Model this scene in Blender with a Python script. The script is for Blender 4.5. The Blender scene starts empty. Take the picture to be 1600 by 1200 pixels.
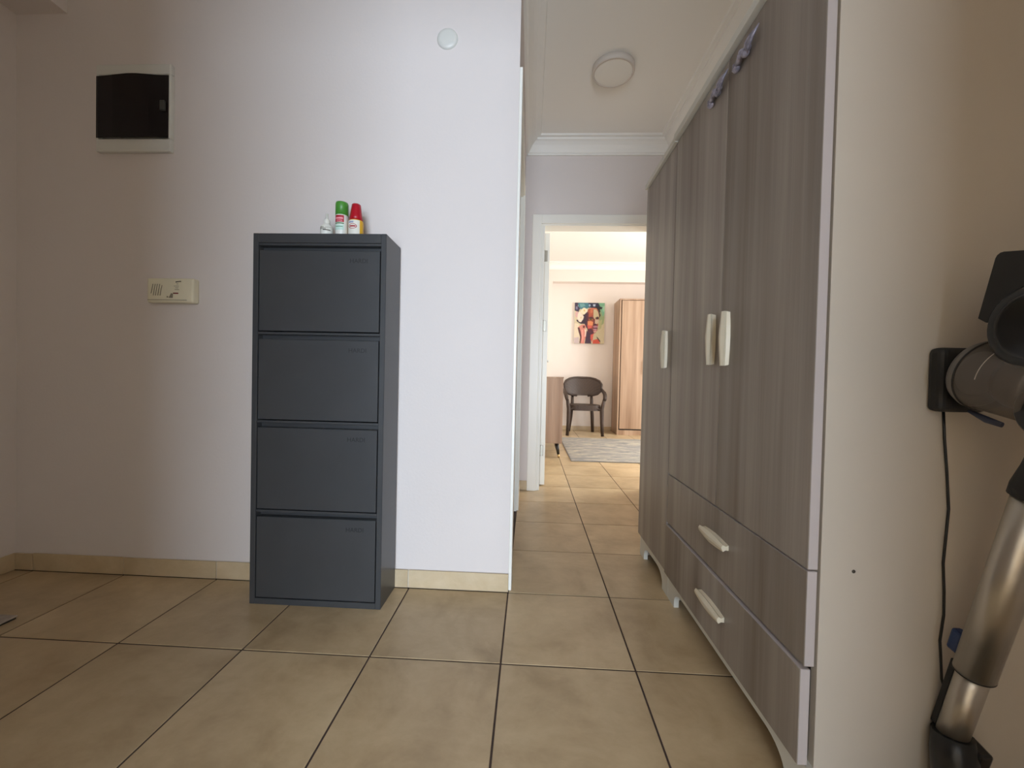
import bpy, bmesh, math, random
from mathutils import Vector, Matrix
random.seed(7)
S = bpy.context.scene
COL = S.collection
PI = math.pi

# ------------------------------------------------------------------ camera
FPX, YAW, PITCH, ROLL = 631.31, -0.044667, -0.017304, 0.022414
CAM = Vector((0.06862, -1.19376, 0.85907))
Fw = Vector((math.sin(YAW)*math.cos(PITCH), math.cos(YAW)*math.cos(PITCH), math.sin(PITCH)))
R0 = Vector((math.cos(YAW), -math.sin(YAW), 0)); U0 = R0.cross(Fw)
Rt = R0*math.cos(ROLL) + U0*math.sin(ROLL); Up = U0*math.cos(ROLL) - R0*math.sin(ROLL)
cd = bpy.data.cameras.new('camera'); cam = bpy.data.objects.new('camera', cd); COL.objects.link(cam)
cd.sensor_width = 36.0; cd.sensor_fit = 'HORIZONTAL'; cd.lens = FPX/1600*36; cd.clip_start = 0.02; cd.clip_end = 60
M3 = Matrix((Rt, Up, -Fw)).transposed()
cam.matrix_world = Matrix.Translation(CAM) @ M3.to_4x4()
S.camera = cam

# ------------------------------------------------------------------ light
S.view_settings.view_transform = 'Standard'; S.view_settings.look = 'None'
S.view_settings.gamma = 1.0; S.view_settings.use_curve_mapping = False
S.view_settings.exposure = 0.62
try:
    S.cycles.max_bounces = 14; S.cycles.diffuse_bounces = 8; S.cycles.glossy_bounces = 4
except Exception: pass
w = bpy.data.worlds.new('sky'); S.world = w; w.use_nodes = True
bg = w.node_tree.nodes['Background']; bg.inputs[0].default_value = (0.72, 0.84, 1.0, 1); bg.inputs[1].default_value = 1.2

def area(name, loc, target, sx, sy, power, color):
    l = bpy.data.lights.new(name, 'AREA'); l.shape = 'RECTANGLE'; l.size = sx; l.size_y = sy
    l.energy = power; l.color = color
    o = bpy.data.objects.new(name, l); COL.objects.link(o); o.location = loc
    o.rotation_euler = (Vector(target)-Vector(loc)).to_track_quat('-Z', 'Z').to_euler()
    return o
# daylight outside the balcony door of the room behind the camera
area('balcony_door_rear_offscreen', (0.42, -4.80, 1.05), (0.42, 0, 1.05), 1.7, 2.0, 168, (0.74, 0.86, 1.0))
# daylight outside the window in the right wall of the far room
area('window_far_room_offscreen', (3.42, 3.5, 1.35), (0, 3.5, 1.2), 1.9, 1.8, 90, (1.0, 0.99, 0.96))

# ------------------------------------------------------------------ materials
def newmat(name):
    m = bpy.data.materials.new(name); m.use_nodes = True
    nt = m.node_tree; b = nt.nodes['Principled BSDF']
    return m, nt, b
def plain(name, col, rough=0.5, metal=0.0, bump=0.0, bscale=200, spec=0.5, mottle=0.0, mscale=3):
    m, nt, b = newmat(name)
    b.inputs['Base Color'].default_value = (*col, 1); b.inputs['Roughness'].default_value = rough
    b.inputs['Metallic'].default_value = metal; b.inputs['Specular IOR Level'].default_value = spec
    tc = nt.nodes.new('ShaderNodeTexCoord')
    if mottle > 0:
        n = nt.nodes.new('ShaderNodeTexNoise'); n.inputs['Scale'].default_value = mscale; n.inputs['Detail'].default_value = 4
        nt.links.new(tc.outputs['Object'], n.inputs['Vector'])
        r = nt.nodes.new('ShaderNodeValToRGB'); nt.links.new(n.outputs['Fac'], r.inputs['Fac'])
        r.color_ramp.elements[0].position = 0.3; r.color_ramp.elements[1].position = 0.7
        r.color_ramp.elements[0].color = (*[c*(1-mottle) for c in col], 1)
        r.color_ramp.elements[1].color = (*[min(1, c*(1+mottle)) for c in col], 1)
        nt.links.new(r.outputs['Color'], b.inputs['Base Color'])
    if bump > 0:
        n = nt.nodes.new('ShaderNodeTexNoise'); n.inputs['Scale'].default_value = bscale; n.inputs['Detail'].default_value = 3
        nt.links.new(tc.outputs['Object'], n.inputs['Vector'])
        bp = nt.nodes.new('ShaderNodeBump'); bp.inputs['Strength'].default_value = bump; bp.inputs['Distance'].default_value = 0.002
        nt.links.new(n.outputs['Fac'], bp.inputs['Height']); nt.links.new(bp.outputs['Normal'], b.inputs['Normal'])
    return m
def noise_ramp(nt, vec, scale, stops, detail=5, rough=0.55, dist=0.0):
    n = nt.nodes.new('ShaderNodeTexNoise'); n.inputs['Scale'].default_value = scale
    n.inputs['Detail'].default_value = detail; n.inputs['Roughness'].default_value = rough; n.inputs['Distortion'].default_value = dist
    nt.links.new(vec, n.inputs['Vector'])
    r = nt.nodes.new('ShaderNodeValToRGB'); nt.links.new(n.outputs['Fac'], r.inputs['Fac'])
    e = r.color_ramp.elements
    while len(e) < len(stops): e.new(0.5)
    for k, (p, c) in enumerate(stops): e[k].position = p; e[k].color = (*c, 1)
    return r.outputs['Color'], n.outputs['Fac']
def objvec(nt, scale=(1, 1, 1), spread=13.0):
    """object coordinates, scaled, shifted by a random amount per object"""
    tc = nt.nodes.new('ShaderNodeTexCoord'); oi = nt.nodes.new('ShaderNodeObjectInfo')
    mp = nt.nodes.new('ShaderNodeMapping'); mp.inputs['Scale'].default_value = scale
    mu = nt.nodes.new('ShaderNodeVectorMath'); mu.operation = 'SCALE'; mu.inputs[0].default_value = (spread, spread*1.7, spread*0.6)
    nt.links.new(oi.outputs['Random'], mu.inputs['Scale'])
    nt.links.new(tc.outputs['Object'], mp.inputs['Vector'])
    ad = nt.nodes.new('ShaderNodeVectorMath'); ad.operation = 'ADD'
    nt.links.new(mp.outputs['Vector'], ad.inputs[0]); nt.links.new(mu.outputs['Vector'], ad.inputs[1])
    return ad.outputs['Vector'], oi
def mix(nt, a, b, fac, mode='MIX'):
    x = nt.nodes.new('ShaderNodeMix'); x.data_type = 'RGBA'; x.blend_type = mode
    if isinstance(fac, float): x.inputs[0].default_value = fac
    else: nt.links.new(fac, x.inputs[0])
    for i, v in ((6, a), (7, b)):
        if isinstance(v, tuple): x.inputs[i].default_value = (*v, 1)
        else: nt.links.new(v, x.inputs[i])
    return x.outputs[2]
def wood(name, dark, mid, light, grain=(1, 12, 0.5), fine=(3, 160, 3), rough=0.42, fineamt=0.35):
    m, nt, b = newmat(name)
    v, oi = objvec(nt, grain)
    c1, f1 = noise_ramp(nt, v, 1.0, [(0.30, dark), (0.5, mid), (0.68, light)], 3, 0.55, 0.2)
    v2, _ = objvec(nt, fine)
    c2, f2 = noise_ramp(nt, v2, 1.0, [(0.3, (0.62, 0.62, 0.62)), (0.7, (1, 1, 1))], 6, 0.7, 0.1)
    c = mix(nt, c1, c2, fineamt, 'MULTIPLY')
    nt.links.new(c, b.inputs['Base Color']); b.inputs['Roughness'].default_value = rough
    bp = nt.nodes.new('ShaderNodeBump'); bp.inputs['Strength'].default_value = 0.12; bp.inputs['Distance'].default_value = 0.001
    nt.links.new(f2, bp.inputs['Height']); nt.links.new(bp.outputs['Normal'], b.inputs['Normal'])
    return m
def tile_mat(name, dark, mid, light, rough=0.33):
    m, nt, b = newmat(name)
    v, oi = objvec(nt, (1, 1, 1), 20)
    c1, f1 = noise_ramp(nt, v, 4.5, [(0.30, dark), (0.5, mid), (0.72, light)], 6, 0.62, 0.35)
    v2, _ = objvec(nt, (5, 8, 5), 9)
    c2, f2 = noise_ramp(nt, v2, 3.0, [(0.35, (0.86, 0.85, 0.83)), (0.65, (1, 1, 1))], 5, 0.65, 0.6)
    c = mix(nt, c1, c2, 0.5, 'MULTIPLY')
    hs = nt.nodes.new('ShaderNodeHueSaturation')
    mr = nt.nodes.new('ShaderNodeMapRange'); mr.inputs['To Min'].default_value = 0.94; mr.inputs['To Max'].default_value = 1.05
    nt.links.new(oi.outputs['Random'], mr.inputs['Value']); nt.links.new(mr.outputs['Result'], hs.inputs['Value'])
    nt.links.new(c, hs.inputs['Color']); nt.links.new(hs.outputs['Color'], b.inputs['Base Color'])
    b.inputs['Roughness'].default_value = rough; b.inputs['Specular IOR Level'].default_value = 0.4
    bp = nt.nodes.new('ShaderNodeBump'); bp.inputs['Strength'].default_value = 0.08; bp.inputs['Distance'].default_value = 0.002
    nt.links.new(f2, bp.inputs['Height']); nt.links.new(bp.outputs['Normal'], b.inputs['Normal'])
    return m
M = {}
M['wall'] = plain('wall_paint', (0.70, 0.645, 0.62), 0.75, bump=0.25, bscale=90, mottle=0.015, mscale=2)
M['wall_warm'] = plain('cream_wall_paint', (0.76, 0.64, 0.48), 0.75, bump=0.2, bscale=90)  # cream tint for the unseen rear room, picked to warm the bounced daylight
M['wall_far'] = plain('far_wall_paint', (0.76, 0.69, 0.63), 0.75, bump=0.2, bscale=90)
M['ceiling'] = plain('ceiling_paint', (0.86, 0.845, 0.80), 0.8, bump=0.1, bscale=60)
M['cornice'] = plain('cornice_plaster', (0.86, 0.85, 0.81), 0.7, bump=0.05, bscale=120)
M['gloss_white'] = plain('white_lacquer', (0.84, 0.83, 0.77), 0.35, mottle=0.01)
M['tile'] = tile_mat('beige_tile', (0.41, 0.30, 0.172), (0.515, 0.388, 0.232), (0.61, 0.475, 0.296))
M['skirt'] = tile_mat('skirting_tile', (0.50, 0.38, 0.23), (0.57, 0.45, 0.29), (0.64, 0.53, 0.37))
M['grout'] = plain('brown_grout', (0.060, 0.036, 0.027), 0.9, bump=0.3, bscale=300, mottle=0.15, mscale=30)
M['skirt_grout'] = plain('pale_grout', (0.62, 0.56, 0.46), 0.9, mottle=0.05, mscale=40)
M['ward_wood'] = wood('grey_ash_wood', (0.20, 0.16, 0.128), (0.33, 0.285, 0.242), (0.44, 0.395, 0.345), (1, 8.5, 0.35), (3, 110, 1.6), 0.42, 0.55)
M['ward_edge'] = plain('lilac_edge_band', (0.50, 0.445, 0.43), 0.45, mottle=0.02)
M['ward_side'] = plain('cream_melamine', (0.56, 0.50, 0.42), 0.5, bump=0.05, bscale=60, mottle=0.02, mscale=4)
M['ward_white'] = plain('white_melamine', (0.70, 0.69, 0.62), 0.45, mottle=0.02)
M['handle'] = plain('cream_plastic', (0.72, 0.65, 0.50), 0.4, mottle=0.02, mscale=20)
M['ornament'] = plain('silver_lilac_ornament', (0.33, 0.31, 0.38), 0.4, 0.35, mottle=0.45, mscale=70)
M['metal_dark'] = plain('anthracite_steel', (0.048, 0.050, 0.053), 0.35, 0.0, bump=0.08, bscale=900, mottle=0.05, mscale=8)
M['metal_text'] = plain('embossed_letters', (0.011, 0.011, 0.012), 0.6, mottle=0.02)
M['white_plastic'] = plain('white_plastic', (0.66, 0.66, 0.62), 0.4, mottle=0.015)
M['cream_box'] = plain('aged_cream_plastic', (0.76, 0.71, 0.54), 0.35, mottle=0.04, mscale=14)
M['mark'] = plain('dark_print', (0.06, 0.05, 0.035), 0.6, mottle=0.05)
M['latch_grey'] = plain('latch_grey', (0.045, 0.045, 0.038), 0.5, mottle=0.05)
M['mark_soft'] = plain('grey_print', (0.24, 0.21, 0.15), 0.6, mottle=0.05)
M['red_led'] = plain('red_lens', (0.16, 0.008, 0.006), 0.3, mottle=0.05)
M['breaker'] = plain('breaker_plastic', (0.30, 0.29, 0.28), 0.5, mottle=0.02)
M['green_cap'] = plain('green_cap', (0.065, 0.27, 0.035), 0.4, mottle=0.03)
M['red_cap'] = plain('red_cap', (0.42, 0.004, 0.016), 0.35, mottle=0.03)
M['yellow'] = plain('yellow_plastic', (0.74, 0.40, 0.008), 0.4, mottle=0.03)
M['bottle_white'] = plain('white_bottle', (0.76, 0.76, 0.70), 0.4, mottle=0.02)
M['label_red'] = plain('label_red', (0.40, 0.015, 0.03), 0.5, mottle=0.1, mscale=200)
M['label_green'] = plain('label_green', (0.05, 0.20, 0.07), 0.5, mottle=0.05)
M['label_mint'] = plain('label_mint', (0.55, 0.74, 0.66), 0.5, mottle=0.05)
M['label_white'] = plain('label_white', (0.76, 0.74, 0.66), 0.5, mottle=0.02)
M['label_pink'] = plain('label_pink', (0.85, 0.30, 0.36), 0.5, mottle=0.05)
M['label_blue'] = plain('label_blue', (0.28, 0.33, 0.52), 0.5, mottle=0.05)
M['vac_black'] = plain('black_plastic', (0.009, 0.009, 0.009), 0.32, mottle=0.03)
M['vac_matte'] = plain('matte_black_plastic', (0.014, 0.013, 0.012), 0.6, mottle=0.05, mscale=30)
M['alu'] = plain('brushed_aluminium', (0.50, 0.46, 0.40), 0.34, 0.85, mottle=0.03, mscale=8)
M['vac_blue'] = plain('blue_plastic', (0.010, 0.035, 0.13), 0.35, mottle=0.05)
M['vac_bluegrey'] = plain('blue_grey_plastic', (0.030, 0.035, 0.065), 0.35, mottle=0.05)
M['vac_ring'] = plain('dark_grey_ring', (0.045, 0.043, 0.04), 0.25, 0.4, mottle=0.03)
M['seam_grey'] = plain('seam_grey', (0.42, 0.38, 0.32), 0.4, mottle=0.03)
M['vac_cup_grey'] = plain('grey_filter', (0.16, 0.145, 0.13), 0.45, mottle=0.1, mscale=20)
M['hinge'] = plain('nickel_hinge', (0.34, 0.32, 0.27), 0.35, 0.7, mottle=0.03)
M['far_wood'] = wood('walnut_wood', (0.27, 0.165, 0.10), (0.39, 0.255, 0.165), (0.50, 0.355, 0.245), (11, 11, 0.5), (120, 120, 2.5))
M['chair'] = plain('brown_rattan_plastic', (0.042, 0.025, 0.017), 0.6, mottle=0.1, mscale=40)
M['leg_black'] = plain('black_leg', (0.015, 0.012, 0.010), 0.4, mottle=0.05)
M['brass'] = plain('brass_tip', (0.62, 0.44, 0.20), 0.3, 0.9, mottle=0.05)
M['lamp_ring'] = plain('lamp_ring', (0.62, 0.56, 0.50), 0.5, mottle=0.02)
M['lamp_white'] = plain('lamp_diffuser', (0.82, 0.80, 0.74), 0.5, mottle=0.01)
M['mat_grey'] = plain('pale_mat', (0.40, 0.35, 0.31), 0.9, bump=0.6, bscale=400, mottle=0.12, mscale=60)
M['dark_edge'] = plain('dark_rubber', (0.02, 0.016, 0.013), 0.8, mottle=0.05)
# weave of the rattan chair
def weave_mat():
    m, nt, b = newmat('brown_woven_plastic')
    tc = nt.nodes.new('ShaderNodeTexCoord'); ck = nt.nodes.new('ShaderNodeTexChecker'); ck.inputs['Scale'].default_value = 60
    ck.inputs['Color1'].default_value = (0.060, 0.036, 0.024, 1); ck.inputs['Color2'].default_value = (0.032, 0.019, 0.013, 1)
    nt.links.new(tc.outputs['Object'], ck.inputs['Vector']); nt.links.new(ck.outputs['Color'], b.inputs['Base Color'])
    bp = nt.nodes.new('ShaderNodeBump'); bp.inputs['Strength'].default_value = 0.5; bp.inputs['Distance'].default_value = 0.003
    nt.links.new(ck.outputs['Fac'], bp.inputs['Height']); nt.links.new(bp.outputs['Normal'], b.inputs['Normal'])
    b.inputs['Roughness'].default_value = 0.5
    return m
M['weave'] = weave_mat()
def rug_mat():
    m, nt, b = newmat('marbled_grey_rug')
    v, _ = objvec(nt, (1.6, 5.5, 1), 3)
    c1, f1 = noise_ramp(nt, v, 2.2, [(0.36, (0.19, 0.188, 0.185)), (0.50, (0.31, 0.30, 0.28)), (0.60, (0.48, 0.43, 0.33)), (0.72, (0.30, 0.29, 0.275))], 8, 0.66, 1.2)
    v2, _ = objvec(nt, (60, 60, 60), 3)
    c2, f2 = noise_ramp(nt, v2, 4, [(0.3, (0.8, 0.8, 0.8)), (0.7, (1, 1, 1))], 3)
    nt.links.new(mix(nt, c1, c2, 0.8, 'MULTIPLY'), b.inputs['Base Color']); b.inputs['Roughness'].default_value = 0.95
    return m
M['rug'] = rug_mat()
M['rug_edge'] = plain('rug_border', (0.22, 0.215, 0.205), 0.95, mottle=0.1, mscale=60)
def smoked(name, col, clear):
    m, nt, b = newmat(name)
    b.inputs['Base Color'].default_value = (*col, 1); b.inputs['Roughness'].default_value = 0.25
    n = nt.nodes.new('ShaderNodeTexNoise'); n.inputs['Scale'].default_value = 8
    t = nt.nodes.new('ShaderNodeBsdfTransparent'); t.inputs[0].default_value = (*clear, 1)
    mr = nt.nodes.new('ShaderNodeMapRange'); mr.inputs['To Min'].default_value = 0.38; mr.inputs['To Max'].default_value = 0.44
    nt.links.new(n.outputs['Fac'], mr.inputs['Value'])
    ms = nt.nodes.new('ShaderNodeMixShader'); nt.links.new(mr.outputs['Result'], ms.inputs[0])
    nt.links.new(b.outputs[0], ms.inputs[1]); nt.links.new(t.outputs[0], ms.inputs[2])
    nt.links.new(ms.outputs[0], nt.nodes['Material Output'].inputs[0])
    return m
M['smoked'] = smoked('smoked_plastic', (0.014, 0.010, 0.010), (0.25, 0.22, 0.22))
M['cup_clear'] = smoked('clear_smoky_cup', (0.17, 0.145, 0.125), (0.8, 0.76, 0.72))

# ------------------------------------------------------------------ mesh helpers (all in world coordinates)
def B(): return bmesh.new()
def box(bm, x0, x1, y0, y1, z0, z1, bev=0.0, seg=1, mi=0):
    t = bmesh.new()
    bmesh.ops.create_cube(t, size=1.0)
    for v in t.verts:
        v.co = Vector(((x0+x1)/2+v.co.x*(x1-x0), (y0+y1)/2+v.co.y*(y1-y0), (z0+z1)/2+v.co.z*(z1-z0)))
    if bev > 0: bmesh.ops.bevel(t, geom=t.edges[:], offset=bev, segments=seg, profile=0.5, affect='EDGES')
    add(bm, t, mi); return bm
def add(bm, t, mi=None, mat=None):
    vm = {}
    for v in t.verts: vm[v] = bm.verts.new(mat @ v.co if mat else v.co)
    for f in t.faces:
        try:
            g = bm.faces.new([vm[v] for v in f.verts]); g.smooth = f.smooth; g.material_index = f.material_index if mi is None else mi
        except ValueError: pass
    t.free()
def prism(bm, pts, axis, a0, a1, mi=0):
    """polygon pts (2-D) extruded along axis from a0 to a1. axis 0: pts=(y,z); 1: pts=(x,z); 2: pts=(x,y)"""
    def P(p, a):
        if axis == 0: return Vector((a, p[0], p[1]))
        if axis == 1: return Vector((p[0], a, p[1]))
        return Vector((p[0], p[1], a))
    A = [bm.verts.new(P(p, a0)) for p in pts]; C = [bm.verts.new(P(p, a1)) for p in pts]
    n = len(pts); fs = []
    fs.append(bm.faces.new(A)); fs.append(bm.faces.new(C[::-1]))
    for i in range(n):
        fs.append(bm.faces.new((A[i], C[i], C[(i+1) % n], A[(i+1) % n])))
    for f in fs: f.material_index = mi
    return bm
def tube(bm, path, rad, seg=12, mi=0, smooth=True, caps=True, flat=1.0, upv=(0, 0, 1)):
    """tube along path; rad scalar or list; flat squashes the second axis"""
    path = [Vector(p) for p in path]; n = len(path)
    rad = [rad]*n if not hasattr(rad, '__len__') else rad
    rings = []; prev = None
    for i, p in enumerate(path):
        d = (path[min(i+1, n-1)]-path[max(i-1, 0)]).normalized()
        if prev is None:
            u = Vector(upv)
            if abs(u.dot(d)) > 0.95: u = Vector((1, 0, 0))
            a = (u - d*u.dot(d)).normalized()
        else: a = (prev - d*prev.dot(d)).normalized()
        prev = a; b = d.cross(a)
        rings.append([bm.verts.new(p + a*math.cos(2*PI*k/seg)*rad[i] + b*math.sin(2*PI*k/seg)*rad[i]*flat) for k in range(seg)])
    for i in range(n-1):
        for k in range(seg):
            f = bm.faces.new((rings[i][k], rings[i][(k+1) % seg], rings[i+1][(k+1) % seg], rings[i+1][k])); f.smooth = smooth; f.material_index = mi
    if caps:
        f = bm.faces.new(rings[0][::-1]); f.material_index = mi
        f = bm.faces.new(rings[-1]); f.material_index = mi
    return bm
def lathe(bm, c, prof, seg=32, axis=(0, 0, 1), mi=0, smooth=True, ang0=0.0, ang1=2*PI, sx=1.0, ref=None):
    """prof: (radius, height) pairs along axis from c"""
    ax = Vector(axis).normalized(); c = Vector(c)
    u = Vector(ref) if ref else (Vector((1, 0, 0)) if abs(ax.x) < 0.9 else Vector((0, 1, 0)))
    u = (u-ax*u.dot(ax)).normalized(); v = ax.cross(u)
    full = abs(ang1-ang0-2*PI) < 1e-6; n = seg if full else seg+1
    rings = []
    for r, h in prof:
        if r < 1e-6: rings.append([bm.verts.new(c+ax*h)])
        else: rings.append([bm.verts.new(c+ax*h+(u*math.cos(ang0+(ang1-ang0)*k/seg)*sx+v*math.sin(ang0+(ang1-ang0)*k/seg))*r) for k in range(n)])
    for i in range(len(rings)-1):
        A, C = rings[i], rings[i+1]
        for k in range(seg):
            k2 = (k+1) % n
            if len(A) == 1 and len(C) == 1: continue
            if len(A) == 1: q = (A[0], C[k2], C[k])
            elif len(C) == 1: q = (A[k], A[k2], C[0])
            else: q = (A[k], A[k2], C[k2], C[k])
            f = bm.faces.new(q); f.smooth = smooth; f.material_index = mi
    return bm
def blob(bm, c, r, mat=None, mi=0, sub=2):
    t = bmesh.new(); bmesh.ops.create_icosphere(t, subdivisions=sub, radius=1.0)
    for v in t.verts: v.co = Vector((v.co.x*r[0], v.co.y*r[1], v.co.z*r[2]))
    for f in t.faces: f.smooth = True
    m = Matrix.Translation(Vector(c)) @ (mat.to_4x4() if mat else Matrix.Identity(4))
    add(bm, t, mi, m); return bm

ROOTS = {}
def origin(o):
    v = Vector((0, 0, 0))
    while o: v += o.location; o = o.parent
    return v
def obj(name, bm, mats, parent=None, at=None):
    """one mesh object from a bmesh in world coordinates"""
    me = bpy.data.meshes.new(name)
    bmesh.ops.recalc_face_normals(bm, faces=bm.faces[:])
    base = origin(parent) if parent else Vector(at if at else (0, 0, 0))
    for v in bm.verts: v.co -= base
    bm.to_mesh(me); bm.free()
    for m in (mats if isinstance(mats, (list, tuple)) else [mats]): me.materials.append(M[m])
    o = bpy.data.objects.new(name, me); COL.objects.link(o)
    if parent: o.parent = parent
    else: o.location = base
    return o
def thing(name, label, cat, loc, group=None):
    o = bpy.data.objects.new(name, None); COL.objects.link(o); o.location = loc; o.empty_display_size = 0.05
    o['label'] = label; o['category'] = cat
    if group: o['group'] = group
    return o
def tag(o, label, cat, group=None):
    o['label'] = label; o['category'] = cat
    if group: o['group'] = group
    return o
def struct(name, bm, m, parent=None):
    o = obj(name, bm, m, parent)
    if not parent: o['kind'] = 'structure'
    return o
def sgroup(name, loc=(0, 0, 0)):
    o = bpy.data.objects.new(name, None); COL.objects.link(o); o.location = loc; o['kind'] = 'structure'; o.empty_display_size = 0.05
    return o

# ------------------------------------------------------------------ the place
XL, XR = -2.09, 1.08           # hall left wall, right wall
YB = 0.41                      # hall back wall
YD0, YD1 = 1.88, 2.00          # wall with the far doorway
ZC = 2.63; ZF = 2.72
FXL, FXR, FYB = -0.03, 3.20, 5.56
RY0, RY1 = -1.80, -1.66        # wall behind the camera
# floor: grout bed with tiles
fb = B()
box(fb, -2.45, 1.8, -4.8, 2.0, -0.10, -0.0018); box(fb, -0.2, 3.4, 2.0, 5.75, -0.10, -0.0018)
floor = struct('floor', fb, 'grout')
TS, TG, TH = 0.4, 0.0052, 0.010
tile_cache = {}
def tile_mesh(wd, dp):
    key = (round(wd, 4), round(dp, 4))
    if key not in tile_cache:
        bm = B(); box(bm, -wd/2, wd/2, -dp/2, dp/2, -TH, 0, 0.0010)
        me = bpy.data.meshes.new('tile'); bmesh.ops.recalc_face_normals(bm, faces=bm.faces[:]); bm.to_mesh(me); bm.free(); me.materials.append(M['tile'])
        tile_cache[key] = me
    return tile_cache[key]
def lay(x0, x1, y0, y1):
    i0, i1 = math.floor(x0/TS+1e-6), math.ceil(x1/TS-1e-6); j0, j1 = math.floor(y0/TS+1e-6), math.ceil(y1/TS-1e-6)
    for i in range(i0, i1):
        for j in range(j0, j1):
            a0, a1 = max(x0, i*TS+TG/2), min(x1, (i+1)*TS-TG/2); b0, b1 = max(y0, j*TS+TG/2), min(y1, (j+1)*TS-TG/2)
            if a1-a0 < 0.012 or b1-b0 < 0.012: continue
            o = bpy.data.objects.new('tile', tile_mesh(a1-a0, b1-b0)); COL.objects.link(o); o.parent = floor
            o.location = ((a0+a1)/2, (b0+b1)/2, random.uniform(-0.0004, 0.0))
            o.rotation_euler = (random.uniform(-1, 1)*0.0007, random.uniform(-1, 1)*0.0007, 0)
lay(XL, XR, -1.60, 0.40)
lay(0.0, XR, 0.40, 2.0)
lay(FXL, FXR, 2.0, FYB)
# rear room: floor left as large tiles as well
lay(-1.2, 1.2, -2.8, -1.60)

# walls
struct('wall_back', box(B(), -2.25, 0.0, YB, 0.50, -0.004, 2.9), 'wall')
struct('wall_left', box(B(), -2.25, XL, RY0, YB, -0.004, 2.9), 'wall')
struct('wall_right', box(B(), XR, 1.22, RY0, YD0, -0.004, 2.9), 'wall')
# beam along the top of the left wall
struct('trim_1', box(B(), XL, -1.868, RY1, YB, 2.313, ZC), 'wall')
# corridor wall with a doorway on the left (opening y 0.50 .. 1.40)
DY0, DY1, DZ = 0.50, 1.40, 2.02
b = B(); box(b, -0.14, 0.0, DY1, YD0, -0.004, 2.9); box(b, -0.14, 0.0, DY0, DY1, DZ, 2.9)
struct('wall_corridor_left', b, 'wall')
# wall with the far doorway (opening x 0.155 .. 1.0)
OX0, OX1, OZ = 0.125, 0.99, 2.035
b = B(); box(b, -0.14, OX0, YD0, YD1, -0.004, 2.9); box(b, OX1, 1.22, YD0, YD1, -0.004, 2.9); box(b, OX0, OX1, YD0, YD1, OZ, 2.9)
struct('wall_corridor_end', b, 'wall')
# unseen wall behind the camera, its open passage sized to shape the daylight
PX0, PX1, PZ = -0.42, 0.50, 2.10
b = B(); box(b, -2.25, PX0, RY0, RY1, -0.004, 2.9); box(b, PX1, 1.22, RY0, RY1, -0.004, 2.9); box(b, PX0, PX1, RY0, RY1, PZ, 2.9)
struct('wall_rear', b, 'wall')
# room behind the camera
b = B(); box(b, -1.75, -1.6, -4.6, RY0, -0.004, 2.9)
struct('wall_rear_room_left', b, 'wall_warm')
struct('wall_rear_room_right', box(B(), 1.6, 1.75, -4.6, RY0, -0.004, 2.9), 'wall_warm')
b = B(); box(b, -1.75, -0.45, -4.75, -4.6, -0.1, 2.9); box(b, 1.29, 1.75, -4.75, -4.6, -0.1, 2.9); box(b, -0.45, 1.29, -4.75, -4.6, 2.10, 2.9)
struct('wall_rear_room_back', b, 'wall_warm')
# room on the left of the corridor
struct('wall_left_room_left', box(B(), -2.40, -2.25, 0.41, 2.0, -0.004, 2.9), 'wall')
b = B(); box(b, -2.25, -0.14, 1.88, 2.0, -0.004, 2.9)
struct('wall_left_room_back', b, 'wall')
# far room
struct('wall_far_left', box(B(), -0.17, FXL, YD1, FYB, -0.004, 2.95), 'wall_far')
struct('wall_far_back', box(B(), -0.17, 3.35, FYB, 5.70, -0.004, 2.95), 'wall_far')
b = B(); box(b, FXR, 3.35, 2.0, 2.6, -0.004, 2.95); box(b, FXR, 3.35, 4.4, FYB, -0.004, 2.95); box(b, FXR, 3.35, 2.6, 4.4, -0.004, 0.45); box(b, FXR, 3.35, 2.6, 4.4, 2.3, 2.95)
struct('wall_far_right', b, 'wall_far')
struct('wall_far_front', box(B(), 1.22, 3.35, 1.86, 2.0, -0.004, 2.95), 'wall_far')
# beam and pier in front of the far wall
struct('trim_2', box(B(), 0.397, FXR, 5.41, FYB, 2.425, ZF), 'wall_far')
struct('trim_3', box(B(), FXL, 0.397, 5.41, FYB, -0.0, ZF), 'wall_far')
# ceilings
b = B(); box(b, -2.40, 1.75, -4.75, YD0+0.06, ZC, 2.75)
struct('ceiling', b, 'ceiling')
struct('ceiling_far', box(B(), -0.17, 3.35, YD0+0.06, 5.7, ZF, 2.85), 'ceiling')
# cornices
PROF = [(0, 0.105), (0.014, 0.105), (0.014, 0.094), (0.022, 0.090), (0.030, 0.072), (0.046, 0.048), (0.066, 0.030), (0.080, 0.024), (0.080, 0.012), (0.104, 0.010), (0.110, 0.0), (0, 0)]
def cornice(name, p0, p1, nrm, zc, m0, m1, prof=PROF):
    """run from p0 to p1 along a wall with inward normal nrm; m0/m1 mitre sign at the ends"""
    p0, p1, nrm = Vector((*p0, 0)), Vector((*p1, 0)), Vector((*nrm, 0)); d = (p1-p0).normalized()
    bm = B(); A = []; C = []
    for pr, dr in prof:
        A.append(bm.verts.new(p0+nrm*pr+d*pr*m0+Vector((0, 0, zc-dr)))); C.append(bm.verts.new(p1+nrm*pr-d*pr*m1+Vector((0, 0, zc-dr))))
    n = len(prof)
    bm.faces.new(A); bm.faces.new(C[::-1])
    for i in range(n): bm.faces.new((A[i], C[i], C[(i+1) % n], A[(i+1) % n]))
    return struct(name, bm, 'cornice')
cornice('trim_4', (0, YD0), (XR, YD0), (0, -1), ZC, 1, 1)
cornice('trim_5', (0, YB), (0, YD0), (1, 0), ZC, 0, 1)
cornice('trim_6', (XR, RY1), (XR, YD0), (-1, 0), ZC, 0, 1)
cornice('trim_7', (FXL, 5.41), (FXR, 5.41), (0, -1), ZF, 1, 1)
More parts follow.
